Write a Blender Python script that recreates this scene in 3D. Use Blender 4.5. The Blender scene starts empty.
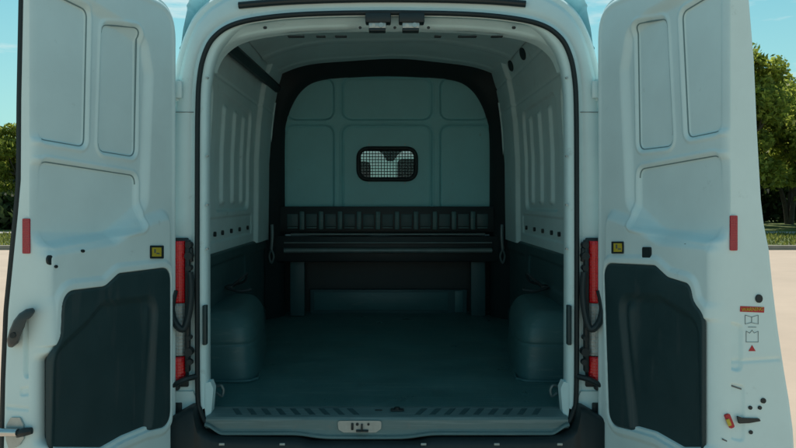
import bpy, bmesh, math, random
import numpy as np
from mathutils import Vector, Matrix
random.seed(7); rng = np.random.default_rng(7)
sc = bpy.context.scene
COL = sc.collection

# ------------------------------------------------------------------ camera
EYE, DIST, F = 1.48, 3.0, 735.0           # eye height, metres to the door opening, focal length in photo pixels
cam = bpy.data.cameras.new('camera'); co = bpy.data.objects.new('camera', cam); COL.objects.link(co)
co.location = (0, -DIST, EYE); co.rotation_euler = (math.pi/2, 0, 0)
cam.sensor_width = 36; cam.lens = 36*F/796; cam.shift_x = 11/796; cam.shift_y = -24/796
cam.clip_start = .05; cam.clip_end = 3000
sc.camera = co

# ------------------------------------------------------------------ sky, sun, exposure
SUN_EL, SUN_AZ = 58, 3                   # azimuth from +Y (ahead of the van) towards -X
SKY, SUNP, EXPO = .088, 4.4, .12
w = bpy.data.worlds.new('World'); sc.world = w; w.use_nodes = True
nt = w.node_tree; N = nt.nodes; L = nt.links
bg = N['Background']; bg.inputs[1].default_value = SKY
sky = N.new('ShaderNodeTexSky'); sky.sky_type = 'NISHITA'; sky.sun_disc = False
sky.sun_elevation = math.radians(SUN_EL); sky.sun_rotation = math.radians(-SUN_AZ)
sky.altitude = 0; sky.air_density = 1.0; sky.dust_density = .6; sky.ozone_density = 1.0
tint = N.new('ShaderNodeMix'); tint.data_type = 'RGBA'; tint.blend_type = 'MULTIPLY'; tint.inputs[0].default_value = 1
tint.inputs[7].default_value = (.72, 1.34, 1.08, 1)
L.new(sky.outputs[0], tint.inputs[6])
tc = N.new('ShaderNodeTexCoord')
mp = N.new('ShaderNodeMapping'); mp.inputs['Scale'].default_value = (2.2, 2.2, 13); L.new(tc.outputs['Generated'], mp.inputs[0])
nz = N.new('ShaderNodeTexNoise'); nz.inputs['Scale'].default_value = 1.6; nz.inputs['Detail'].default_value = 7; nz.inputs['Roughness'].default_value = .6
L.new(mp.outputs[0], nz.inputs['Vector'])
cr = N.new('ShaderNodeValToRGB'); cr.color_ramp.elements[0].position = .56; cr.color_ramp.elements[1].position = .72
L.new(nz.outputs[0], cr.inputs[0])
cmix = N.new('ShaderNodeMix'); cmix.data_type = 'RGBA'; cmix.inputs[7].default_value = (8.5, 9.3, 9.0, 1)
sep = N.new('ShaderNodeSeparateXYZ'); L.new(tc.outputs['Generated'], sep.inputs[0])
hz = N.new('ShaderNodeMapRange'); hz.inputs[1].default_value = .0; hz.inputs[2].default_value = .30; hz.inputs[3].default_value = .75; hz.inputs[4].default_value = 0; L.new(sep.outputs[2], hz.inputs[0])
hmix = N.new('ShaderNodeMix'); hmix.data_type = 'RGBA'; hmix.inputs[7].default_value = (4.6, 6.8, 7.4, 1); L.new(hz.outputs[0], hmix.inputs[0]); L.new(tint.outputs[2], hmix.inputs[6])
L.new(cr.outputs[0], cmix.inputs[0]); L.new(hmix.outputs[2], cmix.inputs[6]); L.new(cmix.outputs[2], bg.inputs[0])

sl = bpy.data.lights.new('sun', 'SUN'); sl.energy = SUNP; sl.angle = math.radians(.5); sl.color = (1, .94, .84)
so = bpy.data.objects.new('sun', sl); COL.objects.link(so)
a, e = math.radians(SUN_AZ), math.radians(SUN_EL)
sd = Vector((-math.sin(a)*math.cos(e), math.cos(a)*math.cos(e), math.sin(e)))
so.rotation_euler = sd.to_track_quat('Z', 'Y').to_euler(); so.location = (-20, 20, 30)

vs = sc.view_settings; vs.view_transform = 'Standard'; vs.look = 'None'; vs.exposure = EXPO; vs.gamma = 1; vs.use_curve_mapping = False
sc.render.engine = 'CYCLES'
sc.cycles.max_bounces = 10; sc.cycles.diffuse_bounces = 9; sc.cycles.transparent_max_bounces = 12

# ------------------------------------------------------------------ materials
def srgb(r, g, b):
    f = lambda c: (c/255/12.92) if c/255 <= .04045 else ((c/255+.055)/1.055)**2.4
    return (f(r), f(g), f(b))
def mat(name, col, rough=.5, metal=0, bump=0, bscale=200, var=0, vscale=3, rvar=0, coat=0, spec=None, dirt=None):
    m = bpy.data.materials.new(name); m.use_nodes = True
    nt = m.node_tree; N = nt.nodes; L = nt.links; b = N['Principled BSDF']
    b.inputs['Base Color'].default_value = (*col, 1); b.inputs['Roughness'].default_value = rough; b.inputs['Metallic'].default_value = metal
    if coat: b.inputs['Coat Weight'].default_value = coat; b.inputs['Coat Roughness'].default_value = .12
    if spec is not None: b.inputs['Specular IOR Level'].default_value = spec
    tc = N.new('ShaderNodeTexCoord')
    if bump:
        n = N.new('ShaderNodeTexNoise'); n.inputs['Scale'].default_value = bscale; n.inputs['Detail'].default_value = 3
        L.new(tc.outputs['Object'], n.inputs['Vector'])
        bp = N.new('ShaderNodeBump'); bp.inputs['Strength'].default_value = bump; bp.inputs['Distance'].default_value = .01
        L.new(n.outputs[0], bp.inputs['Height']); L.new(bp.outputs[0], b.inputs['Normal'])
    if var or rvar:
        n = N.new('ShaderNodeTexNoise'); n.inputs['Scale'].default_value = vscale; n.inputs['Detail'].default_value = 6; n.inputs['Roughness'].default_value = .62
        L.new(tc.outputs['Object'], n.inputs['Vector'])
        if var:
            mr = N.new('ShaderNodeMapRange'); mr.inputs[1].default_value = .3; mr.inputs[2].default_value = .7
            mr.inputs[3].default_value = 1-var; mr.inputs[4].default_value = 1+var*.6; L.new(n.outputs[0], mr.inputs[0])
            mx = N.new('ShaderNodeVectorMath'); mx.operation = 'SCALE'; mx.inputs[0].default_value = col
            L.new(mr.outputs[0], mx.inputs['Scale']); last = mx.outputs[0]
            if dirt:
                n2 = N.new('ShaderNodeTexNoise'); n2.inputs['Scale'].default_value = dirt[1]; n2.inputs['Detail'].default_value = 10; n2.inputs['Roughness'].default_value = .75
                L.new(tc.outputs['Object'], n2.inputs['Vector'])
                r2 = N.new('ShaderNodeMapRange'); r2.inputs[1].default_value = dirt[2]; r2.inputs[2].default_value = dirt[2]+.1
                r2.inputs[3].default_value = 0; r2.inputs[4].default_value = dirt[3]; L.new(n2.outputs[0], r2.inputs[0])
                mm = N.new('ShaderNodeMix'); mm.data_type = 'RGBA'; mm.inputs[7].default_value = (*dirt[0], 1)
                L.new(r2.outputs[0], mm.inputs[0]); L.new(last, mm.inputs[6]); last = mm.outputs[2]
            L.new(last, b.inputs['Base Color'])
        if rvar:
            mr = N.new('ShaderNodeMapRange'); mr.inputs[1].default_value = .3; mr.inputs[2].default_value = .7
            mr.inputs[3].default_value = max(.02, rough-rvar); mr.inputs[4].default_value = rough+rvar; L.new(n.outputs[0], mr.inputs[0]); L.new(mr.outputs[0], b.inputs['Roughness'])
    return m
def scratches(m, col, amt, sx, sy, thr=.66):
    nt = m.node_tree; N = nt.nodes; L = nt.links; b = N['Principled BSDF']; inp = b.inputs['Base Color']
    tc = N.new('ShaderNodeTexCoord'); last = inp.links[0].from_socket if inp.links else None; base = tuple(inp.default_value)
    for k, (a, r) in enumerate(((1, .3), (1, -.5))):
        mp = N.new('ShaderNodeMapping'); mp.inputs['Scale'].default_value = (sx, sy, sy); mp.inputs['Rotation'].default_value = (r*.4, r*.3, r); mp.inputs['Location'].default_value = (k*3.1, k, 0)
        L.new(tc.outputs['Object'], mp.inputs[0]); n = N.new('ShaderNodeTexNoise'); n.inputs['Scale'].default_value = 1; n.inputs['Detail'].default_value = 4; L.new(mp.outputs[0], n.inputs['Vector'])
        mr = N.new('ShaderNodeMapRange'); mr.inputs[1].default_value = thr; mr.inputs[2].default_value = thr+.05; mr.inputs[4].default_value = amt; L.new(n.outputs[0], mr.inputs[0])
        mx = N.new('ShaderNodeMix'); mx.data_type = 'RGBA'; mx.inputs[7].default_value = (*col, 1); L.new(mr.outputs[0], mx.inputs[0])
        if last: L.new(last, mx.inputs[6])
        else: mx.inputs[6].default_value = base
        last = mx.outputs[2]
    L.new(last, inp)
def prisms(m, scale):
    nt = m.node_tree; N = nt.nodes; L = nt.links; b = N['Principled BSDF']; tc = N.new('ShaderNodeTexCoord'); w1 = N.new('ShaderNodeTexWave'); w1.bands_direction = 'Z'; w1.inputs['Scale'].default_value = scale
    w2 = N.new('ShaderNodeTexWave'); w2.bands_direction = 'X'; w2.inputs['Scale'].default_value = scale*1.3; L.new(tc.outputs['Object'], w1.inputs[0]); L.new(tc.outputs['Object'], w2.inputs[0])
    a = N.new('ShaderNodeMath'); a.operation = 'ADD'; L.new(w1.outputs['Fac'], a.inputs[0]); L.new(w2.outputs['Fac'], a.inputs[1])
    bp = N.new('ShaderNodeBump'); bp.inputs['Strength'].default_value = .45; bp.inputs['Distance'].default_value = .004; L.new(a.outputs[0], bp.inputs['Height']); L.new(bp.outputs[0], b.inputs['Normal'])
M = {}
M['paint'] = mat('van_paint', (.66, .84, .86), .46, spec=.25, bump=.015, bscale=60, var=.05, vscale=5, rvar=.10, dirt=((.36, .50, .50), 9, .62, .5))
M['inner'] = mat('interior_paint', (.62, .85, .88), .45, spec=.35, bump=.02, bscale=50, var=.07, vscale=4, rvar=.06, dirt=((.36, .50, .50), 11, .6, .5))
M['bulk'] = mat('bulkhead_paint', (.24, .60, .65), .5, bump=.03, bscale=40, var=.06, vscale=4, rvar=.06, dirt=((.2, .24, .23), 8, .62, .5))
M['trim'] = mat('grey_trim', (.016, .047, .054), .50, bump=.10, bscale=420, var=.12, vscale=6, rvar=.08, dirt=((.03, .05, .055), 14, .62, .6))
M['liner'] = mat('dark_liner', (.04, .10, .11), .5, bump=.1, bscale=300, var=.15, vscale=5, rvar=.08)
M['floor'] = mat('load_floor_mat', (.065, .19, .195), .38, bump=.3, bscale=260, var=.2, vscale=2.2, rvar=.14, dirt=((.13, .25, .25), 9, .56, .5))
M['arch'] = mat('wheel_housing_plastic', (.055, .15, .16), .42, bump=.1, bscale=260, var=.1, vscale=5)
M['black'] = mat('black_plastic', (.009, .021, .025), .5, bump=.08, bscale=300, var=.15, vscale=8)
M['rubber'] = mat('black_rubber', (.008, .020, .024), .62, bump=.05, bscale=200, var=.15, vscale=12)
M['sill'] = mat('sill_plastic', (.13, .215, .22), .42, bump=.06, bscale=300, var=.12, vscale=7, rvar=.08, dirt=((.2, .22, .21), 18, .58, .7))
M['steel'] = mat('bare_steel', (.55, .58, .58), .3, metal=1, bump=.05, bscale=90, var=.1, vscale=25)
M['zinc'] = mat('zinc_plate', (.42, .48, .48), .45, metal=.6, bump=.05, bscale=90, var=.15, vscale=25)
M['dim'] = mat('dull_steel', (.16, .22, .23), .4, metal=.3, var=.15, vscale=10)
M['red'] = mat('red_lens', (.72, .006, .014), .16, coat=.6, var=.06, vscale=30)
M['redref'] = mat('red_reflector', (.42, .012, .03), .25, coat=.5, bump=.25, bscale=500)
M['clear'] = mat('clear_lens', (.36, .42, .42), .15, coat=.6, bump=.25, bscale=120, var=.25, vscale=60)
M['yellow'] = mat('yellow_sticker', (.55, .45, .04), .5, var=.3, vscale=300)
M['decal_red'] = mat('decal_red', (.45, .02, .03), .5)
M['decal_grey'] = mat('decal_grey', (.10, .13, .14), .5)
M['joint'] = mat('joint_shade', (.16, .26, .275), .6)  # dark colour standing in for shade in the door panel gaps
M['seatf'] = mat('seat_fabric', (.02, .022, .025), .8, bump=.2, bscale=250)
M['grassm'] = mat('grass', (.10, .13, .025), .9, bump=.5, bscale=8, var=.45, vscale=1.2)
M['dry'] = mat('verge_soil', (.05, .055, .02), .95, bump=.4, bscale=10, var=.4, vscale=1)
M['pave'] = mat('concrete_paving', (.47, .36, .28), .85, bump=.15, bscale=30, var=.10, vscale=.6, dirt=((.38, .29, .21), 3, .6, .35))
M['kerb'] = mat('kerb_concrete', (.30, .27, .22), .85, bump=.2, bscale=20, var=.15, vscale=2)
M['path'] = mat('pale_path', (.42, .40, .37), .85, var=.1, vscale=1)
M['bark'] = mat('bark', (.075, .060, .045), .9, bump=.8, bscale=14, var=.35, vscale=5)
scratches(M['floor'], (.16, .27, .27), .5, 2.2, 70, .60); scratches(M['sill'], (.22, .3, .3), .6, 3, 90, .60); scratches(M['trim'], (.035, .06, .066), .6, 60, 3, .62)
scratches(M['arch'], (.12, .2, .2), .4, 8, 60, .62)
prisms(M['red'], 26); prisms(M['clear'], 22); prisms(M['redref'], 60)
def glassmat():
    m = bpy.data.materials.new('window_glass'); m.use_nodes = True; nt = m.node_tree; N = nt.nodes; L = nt.links
    for n in list(N): N.remove(n)
    o = N.new('ShaderNodeOutputMaterial'); t = N.new('ShaderNodeBsdfTransparent'); t.inputs[0].default_value = (.62, .66, .66, 1)
    g = N.new('ShaderNodeBsdfGlossy'); g.inputs[1].default_value = .02; f = N.new('ShaderNodeFresnel'); f.inputs[0].default_value = 1.45
    x = N.new('ShaderNodeMixShader'); L.new(f.outputs[0], x.inputs[0]); L.new(t.outputs[0], x.inputs[1]); L.new(g.outputs[0], x.inputs[2]); L.new(x.outputs[0], o.inputs[0]); return m
M['glass'] = glassmat()
def leafmat(name, dark, light):
    m = bpy.data.materials.new(name); m.use_nodes = True; nt = m.node_tree; N = nt.nodes; L = nt.links
    b = N['Principled BSDF']; b.inputs['Roughness'].default_value = .55
    g = N.new('ShaderNodeNewGeometry'); r = N.new('ShaderNodeValToRGB')
    r.color_ramp.elements[0].color = (*dark, 1); r.color_ramp.elements[1].color = (*light, 1)
    L.new(g.outputs['Random Per Island'], r.inputs[0]); L.new(r.outputs[0], b.inputs['Base Color'])
    t = N.new('ShaderNodeBsdfTranslucent'); L.new(r.outputs[0], t.inputs[0]); mx = N.new('ShaderNodeMixShader'); mx.inputs[0].default_value = .62
    L.new(b.outputs[0], mx.inputs[1]); L.new(t.outputs[0], mx.inputs[2]); L.new(mx.outputs[0], N['Material Output'].inputs[0]); return m
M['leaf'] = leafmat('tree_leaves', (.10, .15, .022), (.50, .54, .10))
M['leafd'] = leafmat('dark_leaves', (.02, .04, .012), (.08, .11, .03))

# ------------------------------------------------------------------ object helpers
def tagp(o, **k):
    for a, v in k.items():
        if v is not None: o[a] = v
    return o
def link(name, me, m, parent=None, smooth=True):
    if m and not me.materials: me.materials.append(m)
    if smooth:
        me.polygons.foreach_set('use_smooth', [True]*len(me.polygons))
    o = bpy.data.objects.new(name, me); COL.objects.link(o)
    if parent is not None:
        o.parent = parent
        if parent.type == 'EMPTY': o.matrix_parent_inverse = Matrix.Translation(-parent.location)
    return o
def mesh(name, v, f, m, parent=None, smooth=True, autosm=None):
    me = bpy.data.meshes.new(name); me.from_pydata([tuple(p) for p in v], [], f); me.update()
    if autosm is not None: me.set_sharp_from_angle(angle=math.radians(autosm))
    return link(name, me, m, parent, smooth)
class MB:                                   # collects shapes for ONE mesh
    def __init__(s): s.bm = bmesh.new()
    def box(s, lo, hi, bev=0, seg=2, mx=None):
        r = bmesh.ops.create_cube(s.bm, size=1); vs = r['verts']
        c = [(a+b)/2 for a, b in zip(lo, hi)]; d = [abs(b-a) for a, b in zip(lo, hi)]
        for v in vs: v.co = Vector([v.co[i]*d[i]+c[i] for i in range(3)])
        if bev:
            es = list({e for v in vs for e in v.link_edges})
            r = bmesh.ops.bevel(s.bm, geom=es, offset=bev, segments=seg, affect='EDGES', profile=.5)
            vs = list({v for f in r['faces'] for v in f.verts} | {v for v in vs if v.is_valid})
        if mx is not None:
            for v in vs: v.co = mx @ v.co
        return s
    def cyl(s, p, q, r, r2=None, n=16):
        p, q = Vector(p), Vector(q); d = q-p
        mx = Matrix.Translation((p+q)/2) @ d.to_track_quat('Z', 'Y').to_matrix().to_4x4()
        bmesh.ops.create_cone(s.bm, cap_ends=True, segments=n, radius1=r, radius2=r if r2 is None else r2, depth=d.length, matrix=mx); return s
    def tube(s, pts, r, n=10, sub=6):
        P = [Vector(p) for p in pts]; R = r if isinstance(r, (list, tuple)) else [r]*len(P)
        if sub > 1 and len(P) > 2:
            Q, S = [], []
            for i in range(len(P)-1):
                a, b, c, d = P[max(i-1, 0)], P[i], P[i+1], P[min(i+2, len(P)-1)]
                for k in range(sub):
                    t = k/sub
                    Q.append(.5*((2*b)+(c-a)*t+(2*a-5*b+4*c-d)*t*t+(3*b-a-3*c+d)*t**3)); S.append(R[i]*(1-t)+R[i+1]*t)
            Q.append(P[-1]); S.append(R[-1]); P, R = Q, S
        rings = []; up = None
        for i, p in enumerate(P):
            t = (P[min(i+1, len(P)-1)]-P[max(i-1, 0)]).normalized()
            if up is None: up = Vector((0, 0, 1)) if abs(t.z) < .9 else Vector((1, 0, 0))
            x = t.cross(up).normalized(); up = x.cross(t).normalized()
            rings.append([s.bm.verts.new(p+R[i]*(math.cos(2*math.pi*k/n)*x+math.sin(2*math.pi*k/n)*up)) for k in range(n)])
        for a, b in zip(rings, rings[1:]):
            for k in range(n): s.bm.faces.new((a[k], a[(k+1) % n], b[(k+1) % n], b[k]))
        s.bm.faces.new(rings[0][::-1]); s.bm.faces.new(rings[-1]); return s
    def poly(s, pts, n0, depth):            # polygon extruded by vector
        a = [s.bm.verts.new(p) for p in pts]; b = [s.bm.verts.new(Vector(p)+Vector(depth)) for p in pts]
        s.bm.faces.new(a); s.bm.faces.new(b[::-1])
        for i in range(len(a)): j = (i+1) % len(a); s.bm.faces.new((a[j], a[i], b[i], b[j]))
        return s
    def build(s, name, m, parent=None, ang=35, label=None):
        bmesh.ops.recalc_face_normals(s.bm, faces=s.bm.faces)
        me = bpy.data.meshes.new(name); s.bm.to_mesh(me); s.bm.free(); me.update()
        if ang: me.set_sharp_from_angle(angle=math.radians(ang))
        o = link(name, me, m, parent, True)
        if label: o['label'] = label
        return o
def gridmesh(name, P, m, parent=None, keep=None, flip=False, label=None, ang=None):
    """P: (nr,nc,3) array; keep: vertex mask (face kept if all four verts are)"""
    nr, nc = P.shape[:2]; idx = np.arange(nr*nc).reshape(nr, nc)
    q = np.stack([idx[:-1, :-1], idx[:-1, 1:], idx[1:, 1:], idx[1:, :-1]], -1).reshape(-1, 4)
    if keep is not None:
        k = keep.reshape(-1); q = q[k[q].all(1)]
        used = np.unique(q); re = -np.ones(nr*nc, int); re[used] = np.arange(len(used)); q = re[q]; V = P.reshape(-1, 3)[used]
    else: V = P.reshape(-1, 3)
    if flip: q = q[:, ::-1]
    me = bpy.data.meshes.new(name); me.vertices.add(len(V)); me.vertices.foreach_set('co', V.astype(np.float32).ravel())
    me.loops.add(q.size); me.loops.foreach_set('vertex_index', q.astype(np.int32).ravel())
    me.polygons.add(len(q)); me.polygons.foreach_set('loop_start', np.arange(0, q.size, 4, dtype=np.int32))
    me.update(calc_edges=True); me.validate()
    if ang: me.set_sharp_from_angle(angle=math.radians(ang))
    o = link(name, me, m, parent, True)
    if label: o['label'] = label
    return o
# ---- 2-D outlines and distances
def fillet(pts, r, n=8):
    out = []; P = [np.array(p, float) for p in pts]; k = len(P)
    rr = r if isinstance(r, (list, tuple)) else [r]*k
    for i in range(k):
        a, b, c = P[i-1], P[i], P[(i+1) % k]; u, v = a-b, c-b; lu, lv = np.linalg.norm(u), np.linalg.norm(v); u, v = u/lu, v/lv
        cosang = np.clip(np.dot(u, v), -1, 1); ang = math.acos(cosang)
        if rr[i] <= 0 or ang > 3.05: out.append(b); continue
        t = min(rr[i]/math.tan(ang/2), lu*.48, lv*.48)
        s, e2 = b+u*t, b+v*t
        for j in range(n+1):
            q = j/n; out.append((1-q)**2*s+2*q*(1-q)*b+q*q*e2)
    return np.array(out)
def sdpoly(X, Y, pts):
    X, Y = np.asarray(X, float), np.asarray(Y, float); d = np.full(X.shape, 1e9); ins = np.zeros(X.shape, bool); n = len(pts)
    for i in range(n):
        ax, ay = pts[i]; bx, by = pts[(i+1) % n]; ex, ey = bx-ax, by-ay; l = ex*ex+ey*ey
        if l < 1e-14: continue
        wx, wy = X-ax, Y-ay; t = np.clip((wx*ex+wy*ey)/l, 0, 1)
        d = np.minimum(d, (wx-ex*t)**2+(wy-ey*t)**2)
        c = ((ay <= Y) & (by > Y)) | ((by <= Y) & (ay > Y))
        with np.errstate(divide='ignore', invalid='ignore'):
            xi = ax+(Y-ay)/(by-ay)*ex if by != ay else np.full(X.shape, 1e9)
        ins ^= c & (X < xi)
    d = np.sqrt(d); return np.where(ins, -d, d)
def sst(x, a, b): t = np.clip((x-a)/(b-a), 0, 1); return t*t*(3-2*t)
def inside(d, w): return 1-sst(d, -w/2, w/2)            # 1 inside a shape, with a ramp w wide
def groove(d, w): return np.exp(-(d/w)**2)
def snapgrid(U, V, pts, h):
    """mask and vertices pulled onto the outline so that the edge is clean"""
    d = sdpoly(U, V, pts); gy, gx = np.gradient(d, V[:, 0], U[0, :]); g = np.sqrt(gx**2+gy**2)+1e-9
    k = d < h*.95; mv = (d > 0) & k
    U2 = np.where(mv, U-d*gx/g, U); V2 = np.where(mv, V-d*gy/g, V)
    return U2, V2, k, np.where(mv, 0, d)

# ------------------------------------------------------------------ the setting
def structure(o): o['kind'] = 'structure'; return o
def sheet(name, x0, x1, y0, y1, z, m, thick=None):
    b = MB()
    if thick: b.box((x0, y0, z-thick), (x1, y1, z), .02)
    else:
        vs = [b.bm.verts.new(p) for p in ((x0, y0, z), (x1, y0, z), (x1, y1, z), (x0, y1, z))]; b.bm.faces.new(vs)
    return structure(b.build(name, m, ang=None if not thick else 35))
sheet('ground', -900, 900, -900, 900, -.012, M['dry'])
sheet('pavement', -60, 60, -60, 18.8, 0, M['pave'])
sheet('kerb', -60, 60, 18.8, 19.0, .13, M['kerb'], .2)
sheet('grass_verge', -60, 60, 19.0, 27.3, .10, M['grassm'], .15)
sheet('footpath', -60, 60, 27.3, 30.2, .06, M['path'], .1)
sheet('lawn', -90, 90, 30.2, 120, .10, M['grassm'], .15)
# grass tufts on the verge
def tufts(name, n, xr, yr, z, h, m):
    V = np.zeros((n*3, 3)); xs = rng.uniform(*xr, n); ys = rng.uniform(*yr, n); an = rng.uniform(0, 6.28, n); hh = rng.uniform(.4, 1, n)*h
    wv = .02+hh*.12
    V[0::3] = np.c_[xs-np.cos(an)*wv, ys-np.sin(an)*wv, np.full(n, z)]; V[1::3] = np.c_[xs+np.cos(an)*wv, ys+np.sin(an)*wv, np.full(n, z)]
    V[2::3] = np.c_[xs+rng.normal(0, .05, n), ys+rng.normal(0, .05, n), z+hh]
    o = mesh(name, V, [(i, i+1, i+2) for i in range(0, n*3, 3)], m, smooth=False)
    o['kind'] = 'stuff'; o['label'] = 'short sunlit grass along the kerb of the parking area'; o['category'] = 'grass'; return o
M['blade'] = leafmat('grass_blades', (.07, .10, .02), (.26, .26, .06))
tufts('grass', 26000, (-34, 34), (19.05, 27.2), .09, .16, M['blade'])

# ---- trees
def crown_mesh(name, seed, rx, rz, zc, n, size, gaps=.5):
    r = np.random.default_rng(seed); V = []
    nc = 46; cs = []
    while len(cs) < nc:
        p = r.uniform(-1, 1, 3)
        if np.linalg.norm(p) < 1 and (np.linalg.norm(p) > .35): cs.append(p*np.array([rx, rx, rz])*r.uniform(.75, 1.1))
    per = n//nc
    for c in cs:
        rad = r.uniform(.55, 1.15)*rx*.34; q = r.normal(0, 1, (per, 3)); q /= np.linalg.norm(q, axis=1)[:, None]
        q *= (r.uniform(0, 1, (per, 1))**.45)*rad*np.array([1, 1, .75]); V.append(q+c+np.array([0, 0, zc]))
    C = np.concatenate(V); k = len(C)
    a = r.normal(0, 1, (k, 3)); a /= np.linalg.norm(a, axis=1)[:, None]; b = np.cross(a, r.normal(0, 1, (k, 3))); b /= np.linalg.norm(b, axis=1)[:, None]
    s = (r.uniform(.6, 1.3, k)*size)[:, None]
    P = np.stack([C-a*s, C+b*s*.45, C+a*s, C-b*s*.45], 1)
    me = bpy.data.meshes.new(name); me.vertices.add(k*4); me.vertices.foreach_set('co', P.astype(np.float32).ravel())
    me.loops.add(k*4); me.loops.foreach_set('vertex_index', np.arange(k*4, dtype=np.int32)); me.polygons.add(k)
    me.polygons.foreach_set('loop_start', np.arange(0, k*4, 4, dtype=np.int32)); me.update(calc_edges=True); me.validate()
    return me, cs
def tree_proto(seed, h, rx, leaf):
    r = random.Random(seed); zc = h*.60; rz = h*.41
    me, cs = crown_mesh('crown', seed, rx, rz, zc, 15000, .15)
    me.materials.append(leaf)
    b = MB()
    for k in range(3):
        an = k*2.1+r.uniform(-.4, .4); dx, dy = math.cos(an), math.sin(an)
        b.tube([(dx*.08, dy*.08, -.1), (dx*.25, dy*.25, h*.14), (dx*.6*rx*.5, dy*.6*rx*.5, h*.34), (dx*rx*.42, dy*rx*.42, h*.62), (dx*rx*.45, dy*rx*.45, h*.85)], [.17, .13, .10, .06, .02], 8, 4)
    for c in cs[::3]:
        z0 = h*r.uniform(.3, .5); b.tube([(c[0]*.25, c[1]*.25, z0), (c[0]*.6, c[1]*.6, (z0+c[2]+zc)/2), (c[0], c[1], c[2]+zc)], [.06, .04, .015], 6, 3)
    bmesh.ops.recalc_face_normals(b.bm, faces=b.bm.faces); tm = bpy.data.meshes.new('trunk'); b.bm.to_mesh(tm); b.bm.free(); tm.materials.append(M['bark'])
    return me, tm
TP = [tree_proto(11, 8.6, 2.5, M['leaf']), tree_proto(23, 8.0, 2.7, M['leaf']), tree_proto(37, 8.8, 2.4, M['leafd'])]
def tree(i, x, y, s, rot, label, group, sz=1):
    e = bpy.data.objects.new('tree', None); COL.objects.link(e); e.location = (x, y, .08); e.rotation_euler = (0, 0, rot); e.scale = (s, s, s*sz)
    tagp(e, label=label, category='tree', group=group)
    for nme, me in (('crown', TP[i][0]), ('trunk', TP[i][1])):
        o = bpy.data.objects.new(nme, me); COL.objects.link(o); o.parent = e
# ------------------------------------------------------------------ the van
van = bpy.data.objects.new('cargo_van', None); COL.objects.link(van); van.location = (0, 2.7, 0)
tagp(van, label='pale grey cargo van seen from behind with both rear doors swung wide open', category='van')

# ---- rear opening outline (X, Z), half traced then mirrored
HS = [(0, 13), (80, 14.5), (128, 19), (156, 26), (173, 38), (182, 54), (187, 76), (189, 110), (189.5, 200), (189.5, 300), (189, 392), (186.5, 410), (179, 424), (165, 432.5), (145, 436), (85, 438), (60, 440.5), (0, 441.5)]
half = [(x/245, EYE-(y-200)/245) for x, y in HS]
def catmull(P, sub):
    P = [np.array(p, float) for p in P]; out = []
    for i in range(len(P)-1):
        a, b, c, d = P[max(i-1, 0)], P[i], P[i+1], P[min(i+2, len(P)-1)]
        for k in range(sub):
            t = k/sub; out.append(.5*((2*b)+(c-a)*t+(2*a-5*b+4*c-d)*t*t+(3*b-a-3*c+d)*t**3))
    out.append(P[-1]); return out
hr = catmull([(-half[1][0], half[1][1])]+half+[(-half[-2][0], half[-2][1])], 8)[8:-8]
opening = np.array(hr + [np.array((-p[0], p[1])) for p in hr[-2:0:-1]])     # clockwise from top centre, right side first
nrm = []
for i in range(len(opening)):
    t = opening[(i+1) % len(opening)]-opening[i-1]; t /= np.linalg.norm(t); nrm.append((-t[1], t[0]))
nrm = np.array(nrm)
def ringmesh(name, sections, m, parent, closed=True, sel=None, label=None, ang=40):
    """sections: list of (offset outward, Y) or callables giving (k,3) points"""
    rings = []
    for s in sections:
        if callable(s): rings.append(s())
        else: p = opening+nrm*(s[0]*(np.where(opening[:, 1] > 1.9, 1-.72*sst(-np.abs(opening[:, 0]), -.74, -.55), 1)[:, None]*.78 if name == 'opening_jamb' else 1)); rings.append(np.c_[p[:, 0], np.full(len(p), s[1]), p[:, 1]])
    P = np.stack(rings, 0)
    if sel is not None: P = P[:, sel]
    else: P = np.concatenate([P, P[:, :1]], 1)
    return gridmesh(name, P, m, parent, ang=ang, label=label)
def outer_half(z): return np.interp(z, [.4, .62, 1.0, 1.35, 1.55, 1.9, 2.08], [.955, .965, .985, .975, .955, .905, .868])
# outer silhouette of the rear frame, matched point by point to the opening by angle
OH = [(0, 2.405), (.30, 2.40), (.50, 2.385), (.62, 2.365), (.72, 2.32), (.79, 2.26), (.835, 2.18), (.868, 2.08), (.905, 1.9), (.955, 1.55), (.975, 1.35), (.985, 1.0), (.965, .62)]
oc = catmull(OH, 10); oc = np.array(oc)
def outer_pts(inset=0, y=0.0):
    out = []
    cx, cz = 0, 1.35
    A = np.arctan2(oc[:, 0]-cx, oc[:, 1]-cz)
    for p in opening:
        s = 1 if p[0] >= 0 else -1; an = math.atan2(abs(p[0])-cx, p[1]-cz)
        x = np.interp(an, A, oc[:, 0]); z = np.interp(an, A, oc[:, 1])
        d = np.array([abs(p[0])-x, p[1]-z]); d /= np.linalg.norm(d)+1e-9
        out.append((s*(x+d[0]*inset), y, z+d[1]*inset))
    return np.array(out)
frame_sel = [i for i in range(len(opening)) if opening[i][1] > .62]
k0 = [i for i in frame_sel if opening[i][0] < 0]; k1 = [i for i in frame_sel if opening[i][0] >= 0]
frame_sel = sorted(k0)+sorted(k1)
def blend(t, y):   # between opening and outer outline
    def f():
        a = np.c_[opening[:, 0]+nrm[:, 0]*.03, np.full(len(opening), 0.), opening[:, 1]+nrm[:, 1]*.03]; b = outer_pts(.05)
        r = a*(1-t)+b*t; r[:, 1] = y; return r
    return f
ringmesh('rear_frame', [(-.012, .005), (.012, .004), (.02, .006), (.026, .012), (.030, .012), blend(.06, .008), blend(.35, .006), blend(.62, .010), blend(.86, .012), blend(1, .016),
    lambda: outer_pts(.042, .030), lambda: outer_pts(.034, .034), lambda: outer_pts(.026, .030), lambda: outer_pts(.016, .030), lambda: outer_pts(.004, .045), lambda: outer_pts(0, .075), lambda: outer_pts(0, .13), lambda: outer_pts(.012, .16)],
    M['paint'], van, sel=frame_sel, ang=50)
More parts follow.
